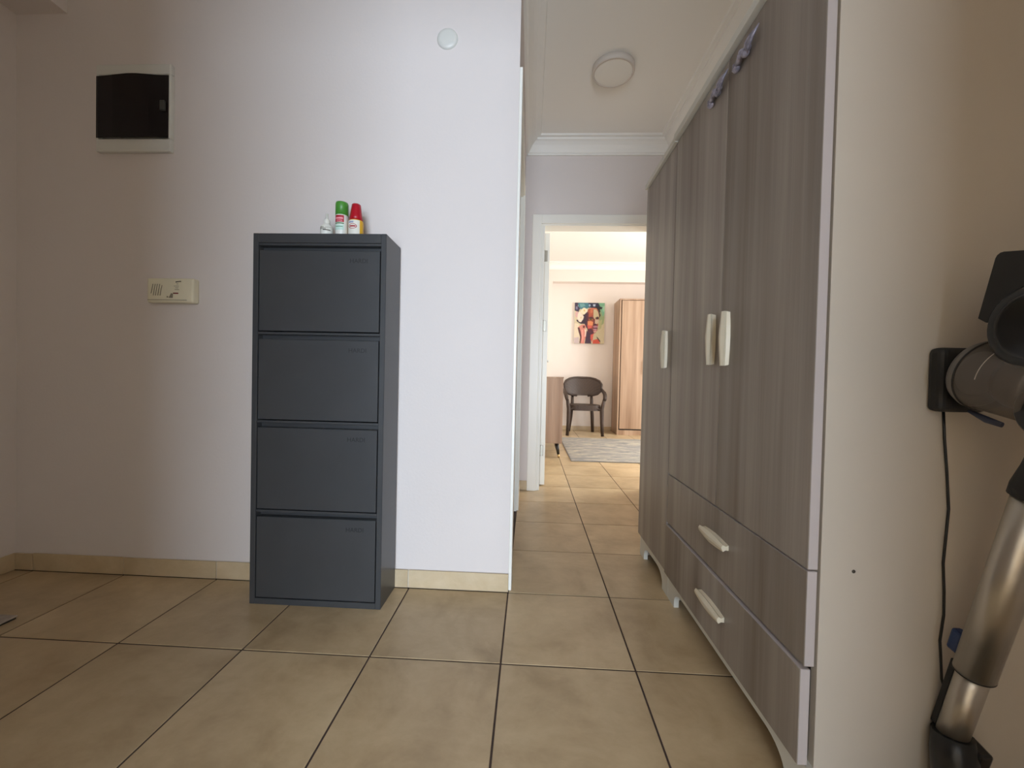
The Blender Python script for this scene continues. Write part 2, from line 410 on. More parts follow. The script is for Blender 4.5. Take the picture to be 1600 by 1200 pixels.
cornice('trim_8', (FXL, YD1), (FXL, 5.41), (1, 0), ZF, 0, 1)
# skirting tiles: bed with separate tiles
def skirting(name, p0, p1, nrm, joints, h=0.072, th=0.010):
    p0, p1, nrm = Vector((*p0, 0)), Vector((*p1, 0)), Vector((*nrm, 0)); d = (p1-p0).normalized(); L = (p1-p0).length
    def slab(a0, a1, t0, t1, z0, z1, bev):
        bm = B(); q = [p0+d*a0+nrm*t0, p0+d*a1+nrm*t1]
        box(bm, min(q[0].x, q[1].x), max(q[0].x, q[1].x), min(q[0].y, q[1].y), max(q[0].y, q[1].y), z0, z1, bev); return bm
    base = struct(name, slab(0, L, 0, th*0.55, 0, h-0.003, 0), 'skirt_grout')
    ks = [0]+[j for j in joints if 0.01 < j < L-0.01]+[L]
    for a, c in zip(ks[:-1], ks[1:]):
        dz = random.uniform(-0.002, 0.002)
        obj('skirting_tile', slab(a+(0.002 if a > 0 else 0), c-(0.002 if c < L else 0), th*0.5, th, 0.0008, h+dz, 0.0012), 'skirt', base)
skirting('baseboard_back', (XL, YB), (0, YB), (0, -1), [k*TS-0.004-XL for k in range(-5, 0)])
skirting('baseboard_left', (XL, YB-0.010), (XL, RY1), (1, 0), [0.41+0.4*k for k in range(6)])
skirting('baseboard_corridor', (0.0, YD0), (0.060, YD0), (0, -1), [])
skirting('baseboard_corridor_left', (0.0, 1.475), (0.0, YD0-0.010), (1, 0), [0.125])
skirting('baseboard_far', (0.397, FYB), (FXR, FYB), (0, -1), [0.4*k+0.003 for k in range(1, 8)])
skirting('baseboard_pier', (FXL, 5.41), (0.397, 5.41), (0, -1), [0.03])

# doorway at the end of the corridor, door leaf standing open into the far room
d1 = sgroup('door_1', (OX0, YD0, 0))
for x0, x1 in ((0.060, 0.128), (0.987, 1.055)): obj('casing', box(B(), x0, x1, YD0-0.022, YD0, 0.0, 2.083, 0.003), 'gloss_white', d1)
obj('casing_head', box(B(), 0.128, 0.987, YD0-0.0215, YD0, 2.015, 2.0825, 0.003), 'gloss_white', d1)
b = B(); box(b, OX0, 0.155, YD0-0.004, YD1, 0, OZ-0.03, 0.002); obj('jamb', b, 'gloss_white', d1)
b = B(); box(b, 0.957, OX1, YD0-0.004, YD1, 0, OZ-0.03, 0.002); obj('jamb', b, 'gloss_white', d1)
obj('head_jamb', box(B(), OX0, OX1, YD0-0.004, YD1, OZ-0.03, OZ, 0.002), 'gloss_white', d1)
b = B(); box(b, 0.128, 0.137, YD0-0.014, YD0-0.003, 0, 2.014, 0.002); obj('casing_bead', b, 'gloss_white', d1)
leaf = obj('door_leaf', box(B(), 0.160, 0.199, YD1+0.006, YD1+0.81, 0.010, 1.995, 0.002), 'gloss_white', d1)
for z in (0.283, 1.268, 1.815):
    b = B(); box(b, 0.162, 0.182, YD1-0.001, YD1+0.007, z-0.042, z+0.042, 0.001); tube(b, [(0.159, YD1+0.001, z-0.045), (0.159, YD1+0.001, z+0.045)], 0.004, 8)
    obj('hinge', b, 'hinge', leaf)
b = B(); tube(b, [(0.199, 2.74, 1.02), (0.235, 2.74, 1.02), (0.235, 2.62, 1.02)], 0.009, 10); box(b, 0.199, 0.204, 2.715, 2.765, 0.93, 1.08, 0.002)
obj('handle', b, 'hinge', leaf)
# doorway in the left wall of the corridor
d2 = sgroup('door_2', (0, DY0, 0))
b = B(); box(b, 0.0, 0.012, DY0-0.085, DY0+0.006, 0, DZ+0.06, 0.002); obj('casing', b, 'gloss_white', d2)
b = B(); box(b, 0.0, 0.012, DY1-0.006, DY1+0.070, 0, DZ+0.06, 0.002); obj('casing', b, 'gloss_white', d2)
b = B(); box(b, 0.0, 0.011, DY0+0.006, DY1-0.006, DZ-0.008, DZ+0.0595, 0.002); obj('casing_head', b, 'gloss_white', d2)
obj('jamb', box(B(), -0.14, 0.0, DY1-0.022, DY1, 0, DZ), 'gloss_white', d2)
obj('jamb', box(B(), -0.14, 0.0, DY0, DY0+0.022, 0, DZ), 'gloss_white', d2)
obj('head_jamb', box(B(), -0.14, 0.0, DY0+0.022, DY1-0.022, DZ-0.022, DZ), 'gloss_white', d2)
lf = obj('door_leaf', box(B(), -0.135, -0.10, DY0+0.024, DY1-0.024, 0.008, DZ-0.024, 0.002), 'gloss_white', d2)
b = B(); tube(b, [(-0.10, 0.60, 1.02), (-0.06, 0.60, 1.02), (-0.06, 0.71, 1.02)], 0.009, 10); obj('handle', b, 'hinge', lf)
# window frames (outside the view): far room window and balcony opening
w2 = sgroup('window_1', (FXR, 3.5, 0.45))
b = B()
for y in (2.6, 3.47, 4.34): box(b, 3.24, 3.30, y, y+0.06, 0.45, 2.3)
box(b, 3.24, 3.30, 2.66, 4.34, 0.45, 0.51); box(b, 3.24, 3.30, 2.66, 4.34, 2.24, 2.3)
obj('frame', b, 'gloss_white', w2)
obj('window_sill', box(B(), 3.12, 3.24, 2.55, 4.45, 0.42, 0.45, 0.004), 'gloss_white', w2)
w1 = sgroup('window_2', (0.35, -4.6, 0))
b = B()
for x in (-0.45, 1.24): box(b, x, x+0.05, -4.70, -4.64, 0, 2.10)
box(b, -0.40, 1.24, -4.70, -4.64, 2.05, 2.10)
obj('frame', b, 'gloss_white', w1)

# ------------------------------------------------------------------ corridor wardrobes
def plinth(bm, y0, y1, x, t=0.018, h=0.100, rail=0.066):
    """front board with bracket feet and a shaped cut-out"""
    fw = 0.068; n = 8
    pts = [(y0, h), (y0, 0), (y0+fw, 0)]
    def arc(sy, yc):
        out = []
        for k in range(n+1):
            a = PI/2*k/n
            out.append((yc+sy*(1-math.cos(a))*0.075, 0.022+math.sin(a)*(rail-0.022)))
        return out
    pts += [(y0+fw, 0.022)]+arc(1, y0+fw)[1:]
    pts += arc(-1, y1-fw)[::-1]+[(y1-fw, 0), (y1, 0), (y1, h)]
    return prism(bm, pts, 0, x, x+t)
def slab_front(y0, y1, z0, z1, x0=0.62, t=0.020):
    """door or drawer front: wood on the face, pale edge band around"""
    bm = B(); box(bm, x0, x0+t, y0, y1, z0, z1, 0.0012)
    bm.normal_update()
    for f in bm.faces: f.material_index = 0 if f.normal.x < -0.3 else 1
    return bm
def handle_mesh(c, along, L=0.152):
    """faceted, hexagon-outlined grip standing on two posts; c is the centre on the door face"""
    bm = B(); c = Vector(c); al = Vector(along); sd = Vector((-1, 0, 0)).cross(al); out = Vector((-1, 0, 0))
    def ring(t, w, dk, d1, d2): # base on the door, narrower waist, wide edge, two front ridges
        return [bm.verts.new(c+al*t*L/2*k+sd*q*w+out*d) for q, d, k in ((-0.75, 0.0, dk), (0.75, 0.0, dk), (0.55, d1*0.55, 1), (1, d1, 1), (0.2, d2, 1), (-0.35, d2, 1), (-1, d1, 1), (-0.55, d1*0.55, 1))]
    rs = [ring(-1, 0.0095, 0.97, 0.0165, 0.0205), ring(-0.45, 0.0140, 1, 0.0175, 0.0235), ring(0.08, 0.0160, 1, 0.018, 0.0255), ring(0.5, 0.0140, 1, 0.0175, 0.0235), ring(1, 0.0095, 0.97, 0.0165, 0.0205)]
    for a, e in zip(rs[:-1], rs[1:]):
        for k in range(8): bm.faces.new((a[k], a[(k+1) % 8], e[(k+1) % 8], e[k]))
    bm.faces.new(rs[0][::-1]); bm.faces.new(rs[-1])
    return bm
def ornament_mesh(yc, z, x=0.62):
    """carved spray: rolled leaf at one end, knotted stem, flaring leaf at the other"""
    bm = B()
    def P(a, h, o): return (x-o, yc+a, z+h)
    blob(bm, P(0.050, -0.014, 0.008), (0.008, 0.013, 0.010)); blob(bm, P(0.040, -0.004, 0.009), (0.008, 0.010, 0.009))
    tube(bm, [P(0.056, -0.020, 0.006), P(0.062, -0.010, 0.010), P(0.055, 0.000, 0.012), P(0.046, -0.002, 0.010)], [0.003, 0.005, 0.005, 0.003], 8)
    tube(bm, [P(0.046, -0.010, 0.008), P(0.025, 0.000, 0.011), P(0.004, -0.002, 0.010), P(-0.008, 0.006, 0.008)], [0.008, 0.011, 0.010, 0.006], 10, flat=0.8)
    blob(bm, P(0.018, 0.006, 0.012), (0.008, 0.010, 0.007)); blob(bm, P(0.000, -0.012, 0.010), (0.009, 0.012, 0.009))
    blob(bm, P(-0.010, -0.004, 0.009), (0.007, 0.010, 0.008))
    tube(bm, [P(-0.002, -0.014, 0.008), P(-0.020, -0.006, 0.014), P(-0.036, 0.008, 0.012), P(-0.052, 0.022, 0.005)], [0.006, 0.010, 0.008, 0.002], 10, flat=0.55)
    tube(bm, [P(0.006, 0.000, 0.010), P(-0.004, 0.012, 0.013), P(-0.016, 0.020, 0.010), P(-0.030, 0.026, 0.004)], [0.005, 0.006, 0.005, 0.002], 8, flat=0.6)
    return bm
WY0, WYS, WY1, WTOP = -0.383, 0.419, 0.822, 1.792
XBK = XR-0.006
# large unit with two doors and two drawers
w = thing('wardrobe', 'large grey-wood wardrobe with two doors above two drawers, vacuum cleaner hanging on its side', 'wardrobe', (0.62, (WY0+WYS)/2, 0))
b = B(); box(b, 0.645, XBK, WY0, WY0+0.018, 0.0, WTOP, 0.0008); obj('side_panel', b, 'ward_side', w)
b = B(); box(b, 0.645, XBK, WYS-0.020, WYS-0.002, 0.0, WTOP, 0.0008); obj('side_panel', b, 'ward_side', w)
obj('back_panel', box(B(), XBK-0.006, XBK, WY0+0.018, WYS-0.020, 0.09, WTOP), 'ward_side', w)
obj('bottom_panel', box(B(), 0.648, XBK-0.006, WY0+0.018, WYS-0.020, 0.09, 0.106), 'ward_side', w)
obj('top_board', box(B(), 0.606, XBK, WY0, WYS+0.002, WTOP, WTOP+0.024, 0.0012), 'ward_white', w)
obj('plinth', plinth(B(), WY0, WYS-0.002, 0.632), 'ward_white', w)
YM = 0.012
da = obj('door', slab_front(YM+0.0016, WYS-0.003, 0.4945, 1.786), ['ward_wood', 'ward_edge'], w)
db = obj('door', slab_front(WY0, YM-0.0016, 0.4945, 1.786), ['ward_wood', 'ward_edge'], w)
obj('handle', handle_mesh((0.62, YM+0.042, 0.985), (0, 0, 1)), 'handle', da)
obj('handle', handle_mesh((0.62, YM-0.046, 0.980), (0, 0, 1)), 'handle', db)
obj('carved_ornament', ornament_mesh(0.058, 1.735), 'ornament', da)
obj('carved_ornament', ornament_mesh(-0.100, 1.728), 'ornament', db)
dr1 = obj('drawer', slab_front(WY0+0.001, WYS-0.003, 0.3015, 0.4905), ['ward_wood', 'ward_edge'], w)
dr2 = obj('drawer', slab_front(WY0+0.002, WYS-0.004, 0.103, 0.2950, 0.614), ['ward_wood', 'ward_edge'], w)
obj('handle', handle_mesh((0.62, 0.000, 0.405), (0, 1, 0)), 'handle', dr1)
obj('handle', handle_mesh((0.614, 0.000, 0.207), (0, 1, 0)), 'handle', dr2)
obj('screw', lathe(B(), (0.707, WY0-0.0004, 0.495), [(0, 0), (0.0035, 0), (0.0035, 0.002)], 12, (0, 1, 0)), 'mark', w)
# narrow single-door unit
w = thing('wardrobe', 'narrow grey-wood wardrobe with one tall door beside the large wardrobe', 'wardrobe', (0.62, (WYS+WY1)/2, 0))
obj('side_panel', box(B(), 0.645, XBK, WYS+0.002, WYS+0.020, 0, WTOP-0.003, 0.0008), 'ward_side', w)
obj('side_panel', box(B(), 0.645, XBK, WY1-0.018, WY1, 0, WTOP-0.003, 0.0008), 'ward_side', w)
obj('back_panel', box(B(), XBK-0.006, XBK, WYS+0.020, WY1-0.018, 0.09, WTOP-0.003), 'ward_side', w)
obj('bottom_panel', box(B(), 0.648, XBK-0.006, WYS+0.020, WY1-0.018, 0.09, 0.106), 'ward_side', w)
obj('top_board', box(B(), 0.610, XBK, WYS+0.004, WY1+0.008, WTOP-0.003, WTOP+0.019, 0.0012), 'ward_white', w)
obj('plinth', plinth(B(), WYS+0.002, WY1, 0.632), 'ward_white', w)
dc = obj('door', slab_front(WYS+0.003, WY1, 0.103, 1.784), ['ward_wood', 'ward_edge'], w)
obj('handle', handle_mesh((0.62, 0.478, 0.985), (0, 0, 1)), 'handle', dc)

# ------------------------------------------------------------------ shoe cabinet
CX0, CX1, CY0, CY1, CZ = -0.950, -0.457, 0.241, 0.397, 1.362
c = thing('shoe_cabinet', 'tall dark anthracite metal shoe cabinet with four tilting fronts against the wall', 'cabinet', ((CX0+CX1)/2, 0.32, 0))
T = 0.020
for x0, x1 in ((CX0, CX0+T), (CX1-T, CX1)): obj('side_panel', box(B(), x0, x1, CY0, CY1, 0, CZ, 0.0015), 'metal_dark', c)
obj('top_panel', box(B(), CX0+T, CX1-T, CY0+0.0004, CY1, CZ-0.034, CZ-0.0002, 0.0012), 'metal_dark', c)
obj('bottom_panel', box(B(), CX0+T, CX1-T, CY0+0.0004, CY1, 0, 0.022, 0.0012), 'metal_dark', c)
obj('back_panel', box(B(), CX0+T, CX1-T, CY1-0.006, CY1, 0.022, CZ-0.034), 'metal_dark', c)
zs = [0.022, 0.351, 0.681, 1.005, CZ-0.034]
def text_mesh(body_, size, loc, rot=(PI/2, 0, 0), depth=0.0003, shear=0.0):
    cu = bpy.data.curves.new('txt', 'FONT'); cu.body = body_; cu.size = size; cu.extrude = depth; cu.align_x = 'CENTER'; cu.align_y = 'CENTER'; cu.shear = shear; cu.resolution_u = 3
    o = bpy.data.objects.new('txt', cu); COL.objects.link(o)
    bpy.context.view_layer.update()
    me = o.to_mesh(); bm = B(); bm.from_mesh(me); o.to_mesh_clear(); bpy.data.objects.remove(o)
    mt = Matrix.Translation(Vector(loc)) @ Matrix.Rotation(rot[2], 4, 'Z') @ Matrix.Rotation(rot[0], 4, 'X')
    for v in bm.verts: v.co = mt @ v.co
    return bm
for k in range(4):
    z0, z1 = zs[k]+0.004, zs[k+1]
    x0, x1 = CX0+T+0.004, CX1-T-0.004
    # steel strip above each front
    obj('rail', box(B(), CX0+T, CX1-T, CY0+0.003, CY0+0.040, z1-0.0095, z1-0.0005, 0.0010), 'metal_dark', c)
    zt = z1-0.012
    prof = [(CY0+0.0025, z0), (CY0+0.0025, zt-0.0175), (CY0+0.0035, zt-0.0155), (CY0+0.0055, zt-0.0145), (CY0+0.030, zt-0.0150), (CY0+0.030, zt-0.018), (CY0+0.0075, zt-0.019), (CY0+0.0075, z0)]
    obj('grip_recess', box(B(), CX0+T, CX1-T, CY0+0.031, CY0+0.036, zt-0.020, z1-0.0095), 'metal_dark', c)
    fr = obj('tilting_front', prism(B(), prof, 0, x0, x1), 'metal_dark', c)
    tx = obj('embossed_lettering', text_mesh('HARDI', 0.0225, (-0.558, CY0+0.0022, z1-0.064)), 'metal_text', fr)

# ------------------------------------------------------------------ bottles on the cabinet
def lab(bm, cx, cy, r, a0, a1, z0, z1, mi=0):
    """curved label patch on a bottle; angles in degrees, 0 = towards the hall"""
    lathe(bm, (cx, cy, 0), [(r, z0), (r, z1)], 10, (0, 0, 1), mi, True, math.radians(a0-90), math.radians(a1-90)); return bm
zc = CZ
g = thing('roll_on_bottle', 'white roll-on bottle with tall green cap on the dark cabinet', 'bottle', (-0.6480, 0.296, zc))
r = 0.0222; cx, cy = -0.6480, 0.296
obj('body', lathe(B(), (cx, cy, zc), [(0, 0), (r-0.002, 0), (r, 0.003), (r, 0.080), (r-0.001, 0.0845), (0, 0.0845)], 28), 'bottle_white', g)
obj('cap', lathe(B(), (cx, cy, zc), [(0, 0.084), (r+0.0006, 0.084), (r+0.0006, 0.126), (r-0.001, 0.1315), (r-0.006, 0.1335), (0, 0.134)], 28), 'green_cap', g)
lb = obj('label', lab(B(), cx, cy, r+0.0003, -52, 44, zc+0.055, zc+0.080), 'label_red', g)
obj('print', lab(B(), cx, cy, r+0.0006, -42, 36, zc+0.0655, zc+0.072), 'label_pink', lb)
obj('print', lab(B(), cx, cy, r+0.0006, -28, 30, zc+0.059, zc+0.062), 'label_pink', lb)
obj('stripe', lab(B(), cx, cy, r+0.0003, -52, 44, zc+0.0485, zc+0.0525), 'label_green', g)
obj('stripe', lab(B(), cx, cy, r+0.0003, -52, 44, zc+0.026, zc+0.046), 'label_mint', g)
obj('stripe', lab(B(), cx, cy, r+0.0005, -40, 34, zc+0.0375, zc+0.0395), 'label_green', g)
y = thing('spray_bottle', 'yellow bottle with tapered red cap beside the green-capped bottle', 'bottle', (-0.5955, 0.300, zc))
cx, cy, r = -0.5955, 0.300, 0.0268
obj('body', lathe(B(), (cx, cy, zc), [(0, 0), (r-0.002, 0), (r, 0.004), (r, 0.058), (r-0.0015, 0.064), (r-0.004, 0.0675), (0, 0.0675)], 28), 'yellow', y)
obj('cap', lathe(B(), (cx, cy, zc), [(0, 0.066), (r-0.0025, 0.066), (r-0.0045, 0.080), (r-0.009, 0.112), (r-0.0108, 0.126), (r-0.014, 0.1285), (0, 0.129)], 28), 'red_cap', y)
lb = obj('label', lab(B(), cx, cy, r+0.0003, -58, 52, zc+0.006, zc+0.0625), 'label_white', y)
obj('print', lab(B(), cx, cy, r+0.0006, -40, 4, zc+0.052, zc+0.057), 'label_blue', lb)
b = B()
for k in range(20):
    a = 2*PI*k/20; a2 = 2*PI*(k+1)/20
    for (ra, rb_) in ((0.95, 1.15),):
        q = []
        for aa, rr in ((a, ra), (a2, ra), (a2, rb_), (a, rb_)):
            th = math.radians(-4+rr*30*math.cos(aa)-90); q.append(b.verts.new((cx+(r+0.0006)*math.cos(th), cy+(r+0.0006)*math.sin(th), zc+0.0395+rr*0.0082*math.sin(aa))))
        b.faces.new(q)
lab(b, cx, cy, r+0.0007, -26, 20, zc+0.0370, zc+0.0420)
obj('print', b, 'label_red', lb)
s = thing('dropper_bottle', 'small white bottle with pointed nozzle beside the green-capped bottle', 'bottle', (-0.7030, 0.292, zc))
cx, cy, r = -0.7030, 0.292, 0.0225
obj('body', lathe(B(), (cx, cy, zc), [(0, 0), (r-0.002, 0), (r, 0.003), (r, 0.036), (r-0.003, 0.044), (0.0125, 0.049), (0.0125, 0.052), (0, 0.052)], 28), 'bottle_white', s)
obj('nozzle', lathe(B(), (cx, cy, zc), [(0.0115, 0.052), (0.0115, 0.066), (0.0085, 0.069), (0.0055, 0.071), (0.0045, 0.090), (0, 0.091)], 20), 'bottle_white', s)
for k, (a0, a1, z0, z1, mm) in enumerate([(-50, 0, 0.0335, 0.0355, 'mark_soft'), (10, 70, 0.0345, 0.0355, 'mark_soft'), (-50, 40, 0.031, 0.032, 'mark_soft'), (-50, 20, 0.0275, 0.0292, 'mark'), (-10, 60, 0.0225, 0.026, 'mark')]):
    obj('print', lab(B(), cx, cy, r+0.0004, a0, a1, zc+z0, zc+z1), mm, s)

# ------------------------------------------------------------------ distribution board
e = thing('distribution_board', 'white electrical distribution board with smoked dark door on the wall', 'fuse box', (-1.562, YB, 1.742))
x0, x1 = -1.722, -1.406
b = B(); box(b, x0, x1, YB-0.020, YB, 1.740, 1.791, 0.004, 2); box(b, x0, x1, YB-0.020, YB, 2.048, 2.090, 0.004, 2)
box(b, x0, x0+0.010, YB-0.020, YB, 1.791, 2.048, 0.002); box(b, x1-0.010, x1, YB-0.020, YB, 1.791, 2.048, 0.002)
box(b, x0+0.010, x1-0.010, YB-0.003, YB, 1.791, 2.048)
obj('frame', b, 'white_plastic', e)
for zr, xa, xb, n in ((1.968, -1.612, -1.492, 7), (1.850, -1.617, -1.500, 7)):
    for k in range(n):
        xx = xa+(xb-xa)*k/n
        bk = obj('breaker', box(B(), xx+0.001, xx+(xb-xa)/n-0.001, YB-0.011, YB-0.003, zr-0.026, zr+0.026, 0.001), 'breaker', e)
        obj('toggle', box(B(), xx+0.005, xx+(xb-xa)/n-0.005, YB-0.016, YB-0.011, zr-0.002, zr+0.010), 'mark', bk)
b = B(); n = 16; rows = []
for k in range(n+1):
    t = k/n; xx = x0+0.003+(x1-x0-0.010)*t; bul = math.sin(PI*t)
    wob = 0.0035*math.sin(PI*t)-0.0025*math.sin(3*PI*t)
    yo = YB-0.0215-0.006*min(1, 4*t, 4*(1-t))
    rows.append([b.verts.new((xx, yo, 1.7945-wob*0.2)), b.verts.new((xx, yo, 2.0425+wob)), b.verts.new((xx, yo+0.0025, 2.0425+wob)), b.verts.new((xx, yo+0.0025, 1.7945-wob*0.2))])
for a, q in zip(rows[:-1], rows[1:]):
    for k in range(4): b.faces.new((a[k], a[(k+1) % 4], q[(k+1) % 4], q[k]))
b.faces.new(rows[0]); b.faces.new(rows[-1][::-1])
dd = obj('door', b, 'smoked', e)
obj('latch', box(B(), x1-0.036, x1-0.016, YB-0.032, YB-0.0215, 1.898, 1.938, 0.002), 'latch_grey', e)

# ------------------------------------------------------------------ gas alarm
a = thing('gas_alarm', 'cream plastic alarm box with slotted sounder on the wall', 'alarm', (-1.39, YB, 1.128))
b = B(); box(b, -1.487, -1.293, YB-0.034, YB, 1.128, 1.227, 0.007, 3); obj('case', b, 'cream_box', a)
obj('base_ridge', box(B(), -1.482, -1.318, YB-0.0355, YB-0.034, 1.1375, 1.1395), 'mark_soft', a)
for k in range(5):
    xx = -1.464+k*0.0095
    obj('slot', tube(B(), [(xx-0.004, YB-0.0342, 1.164-(0 if k < 1 else 0.008)), (xx, YB-0.0346, 1.180), (xx+0.004, YB-0.0342, 1.202-(0.005 if k == 4 else 0))], 0.0013, 6), 'mark_soft', a)
b = B()
for k in range(5):
    xx = -1.364+k*0.0045
    tube(b, [(xx, YB-0.0343, 1.2085+0.001*k), (xx+0.003, YB-0.0343, 1.2135+0.0004*k)], 0.0013, 6)
tube(b, [(-1.365, YB-0.0343, 1.2115), (-1.342, YB-0.0343, 1.2125)], 0.001, 6)
obj('maker_lettering', b, 'mark', a)
for (xa, xb, z) in ((-1.372, -1.352, 1.1945), (-1.367, -1.354, 1.187), (-1.369, -1.351, 1.180), (-1.362, -1.354, 1.203)):
    obj('print', box(B(), xa, xb, YB-0.0347, YB-0.034, z-0.001, z+0.001), 'mark_soft', a)
obj('lamp_lens', box(B(), -1.375, -1.353, YB-0.0360, YB-0.034, 1.163, 1.168, 0.0008), 'red_led', a)
b = B(); prism(b, [(-1.394, 1.147), (-1.377, 1.147), (-1.376, 1.164), (-1.384, 1.166)], 1, YB-0.0347, YB-0.034); obj('warning_mark', b, 'mark_soft', a)
obj('print', box(B(), -1.402, -1.396, YB-0.0347, YB-0.034, 1.148, 1.154), 'mark_soft', a)

# ------------------------------------------------------------------ blank cover on the wall, ceiling lamp, mat
j = obj('cover_plate', lathe(B(), (-0.288, YB, 2.186), [(0, -0.011), (0.025, -0.0105), (0.036, -0.008), (0.0405, -0.004), (0.042, 0)], 36, (0, 1, 0)), 'white_plastic', at=(-0.288, YB, 2.186))
tag(j, 'small round white cover plate high on the wall', 'cover plate')
l = thing('ceiling_lamp', 'round flat white lamp on the corridor ceiling', 'lamp', (0.500, 1.155, ZC))
obj('ring', lathe(B(), (0.500, 1.155, ZC), [(0.112, 0), (0.118, -0.002), (0.118, -0.030), (0.115, -0.034), (0.106, -0.034), (0.105, -0.031)], 48), 'lamp_ring', l)
obj('diffuser', lathe(B(), (0.500, 1.155, ZC), [(0.1055, -0.031), (0.09, -0.0335), (0.05, -0.035), (0, -0.0355)], 48), 'lamp_white', l)
m_ = thing('floor_mat', 'thin pale mat with dark edge lying on the beige floor tiles', 'mat', (-1.85, -0.2, 0))
obj('pad', box(B(), -2.05, -1.655, -0.52, 0.092, 0.006, 0.011, 0.001), 'mat_grey', m_)
obj('backing', box(B(), -2.047, -1.658, -0.517, 0.089, 0.0, 0.006), 'dark_edge', m_)

# ------------------------------------------------------------------ stick vacuum on the wardrobe side
VX = 0.868; AL = math.radians(13)
VO = Vector((VX, -0.436, 0.884))                                # centre of the dust cup's wall end
VU = Vector((0, -math.cos(AL), -math.sin(AL)))                  # away from the wall
VV = Vector((0, -math.sin(AL), math.cos(AL)))                   # up along the tube
def vp(u, v, x=0.0): return VO+VU*u+VV*v+Vector((x, 0, 0))
MV = Matrix((Vector((1, 0, 0)), VU, VV)).transposed()
def vbox(bm, x0, x1, u0, u1, v0, v1, bev=0.006, seg=2):
    t = B(); box(t, x0, x1, u0, u1, v0, v1, bev, seg)
    for f in t.faces: f.smooth = False
    add(bm, t, 0, Matrix.Translation(VO) @ MV.to_4x4()); return bm
v = thing('stick_vacuum', 'black and silver cordless stick vacuum hanging beside the large wardrobe', 'vacuum cleaner', (VX, -0.47, 0))
RC = 0.061
cup = obj('dust_cup', lathe(B(), VO, [(0.040, 0.0), (RC-0.008, 0.0), (RC-0.002, 0.006), (RC, 0.014), (RC, 0.108), (RC-0.004, 0.114), (0.03, 0.116)], 40, VU), 'cup_clear', v)
obj('cup_ring', lathe(B(), VO, [(RC+0.0008, 0.017), (RC+0.0015, 0.0180), (RC+0.0008, 0.0195)], 40, VU), 'vac_matte', cup)
obj('cup_lid', lathe(B(), VO, [(0, -0.004), (RC-0.014, -0.004), (RC-0.004, 0.002), (RC+0.0006, 0.012), (RC+0.0006, 0.0165)], 40, VU), 'vac_cup_grey', cup)
obj('filter', lathe(B(), VO, [(0, 0.055), (0.040, 0.055), (0.044, 0.065), (0.044, 0.108), (0, 0.108)], 32, VU), 'vac_cup_grey', cup)
obj('seam', lathe(B(), VO, [(RC+0.0001, 0.052), (RC+0.0006, 0.0528), (RC+0.0001, 0.0536)], 14, VU, ang0=PI*0.62, ang1=PI*1.0, ref=(1, 0, 0)), 'seam_grey', cup)  # short pale arc: the highlight on the cup seam, put in as colour
b = B(); tube(b, [vp(0.020, -0.064, -0.02), vp(0.050, -0.070, -0.02), vp(0.075, -0.071, -0.02)], [0.003, 0.006, 0.0045], 10, flat=0.6); obj('release_lever', b, 'vac_bluegrey', cup)
# round motor housing (axis sideways) and the battery shell over it
b = B(); lathe(b, vp(0.100, 0.094, -0.052), [(0, 0.006), (0.040, 0.006), (0.044, 0.0), (0.060, 0.0), (0.066, 0.006), (0.068, 0.014), (0.068, 0.090), (0.060, 0.104), (0, 0.104)], 40, (1, 0, 0)); obj('motor_housing', b, 'vac_black', v)
b = B(); lathe(b, vp(0.100, 0.094, -0.0535), [(0.046, 0.002), (0.049, 0.0), (0.052, 0.002)], 40, (1, 0, 0)); obj('motor_ring', b, 'vac_ring', v)
b = B()
pts = [(0.016, 0.098), (0.016, 0.205), (0.150, 0.205), (0.175, 0.180), (0.175, 0.095), (0.030, 0.092)]
L_ = [b.verts.new(vp(p[0], p[1], -0.045)) for p in pts]; R_ = [b.verts.new(vp(p[0], p[1], 0.045)) for p in pts]
b.faces.new(L_); b.faces.new(R_[::-1])
for k in range(len(pts)): b.faces.new((L_[k], R_[k], R_[(k+1) % len(pts)], L_[(k+1) % len(pts)]))
bmesh.ops.bevel(b, geom=[e_ for e_ in b.edges if abs(e_.verts[0].co.x-e_.verts[1].co.x) > 0.01 and min(e_.verts[0].co.z, e_.verts[1].co.z) > 1.0], offset=0.010, segments=3, profile=0.5, affect='EDGES')
obj('battery_shell', b, 'vac_matte', v)
b = B(); tube(b, [vp(0.165, 0.185), vp(0.225, 0.165), vp(0.250, 0.11), vp(0.243, 0.05), vp(0.19, 0.00), vp(0.160, -0.01)], [0.018, 0.017, 0.016, 0.016, 0.018, 0.02], 14); obj('handle', b, 'vac_matte', v)
# elbow and wand
TU = 0.132
b = B(); lathe(b, vp(TU+0.010, -0.026, -0.046), [(0, 0.0), (0.038, 0.0), (0.044, 0.006), (0.044, 0.086), (0.038, 0.092), (0, 0.092)], 30, (1, 0, 0)); obj('elbow_hub', b, 'vac_black', v)
b = B(); tube(b, [vp(TU, -0.05), vp(TU, -0.070), vp(TU, -0.090), vp(TU, -0.125), vp(TU, -0.155), vp(TU, -0.172)], [0.030, 0.025, 0.0235, 0.027, 0.032, 0.032], 24); obj('wand_coupling', b, 'vac_matte', v)
sl = obj('wand_sleeve', tube(B(), [vp(TU, -0.168), vp(TU, -0.515)], 0.0285, 32, flat=0.92), 'alu', v)
obj('sleeve_rim', tube(B(), [vp(TU, -0.5145), vp(TU, -0.5165)], 0.0289, 32, flat=0.92), 'vac_matte', sl)
inn = obj('wand_tube', tube(B(), [vp(TU, -0.515), vp(TU, -0.690)], 0.0215, 28), 'alu', v)
obj('wire_channel', vbox(B(), -0.010, 0.010, TU-0.032, TU-0.019, -0.664, -0.516, 0.002, 1), 'vac_matte', inn)
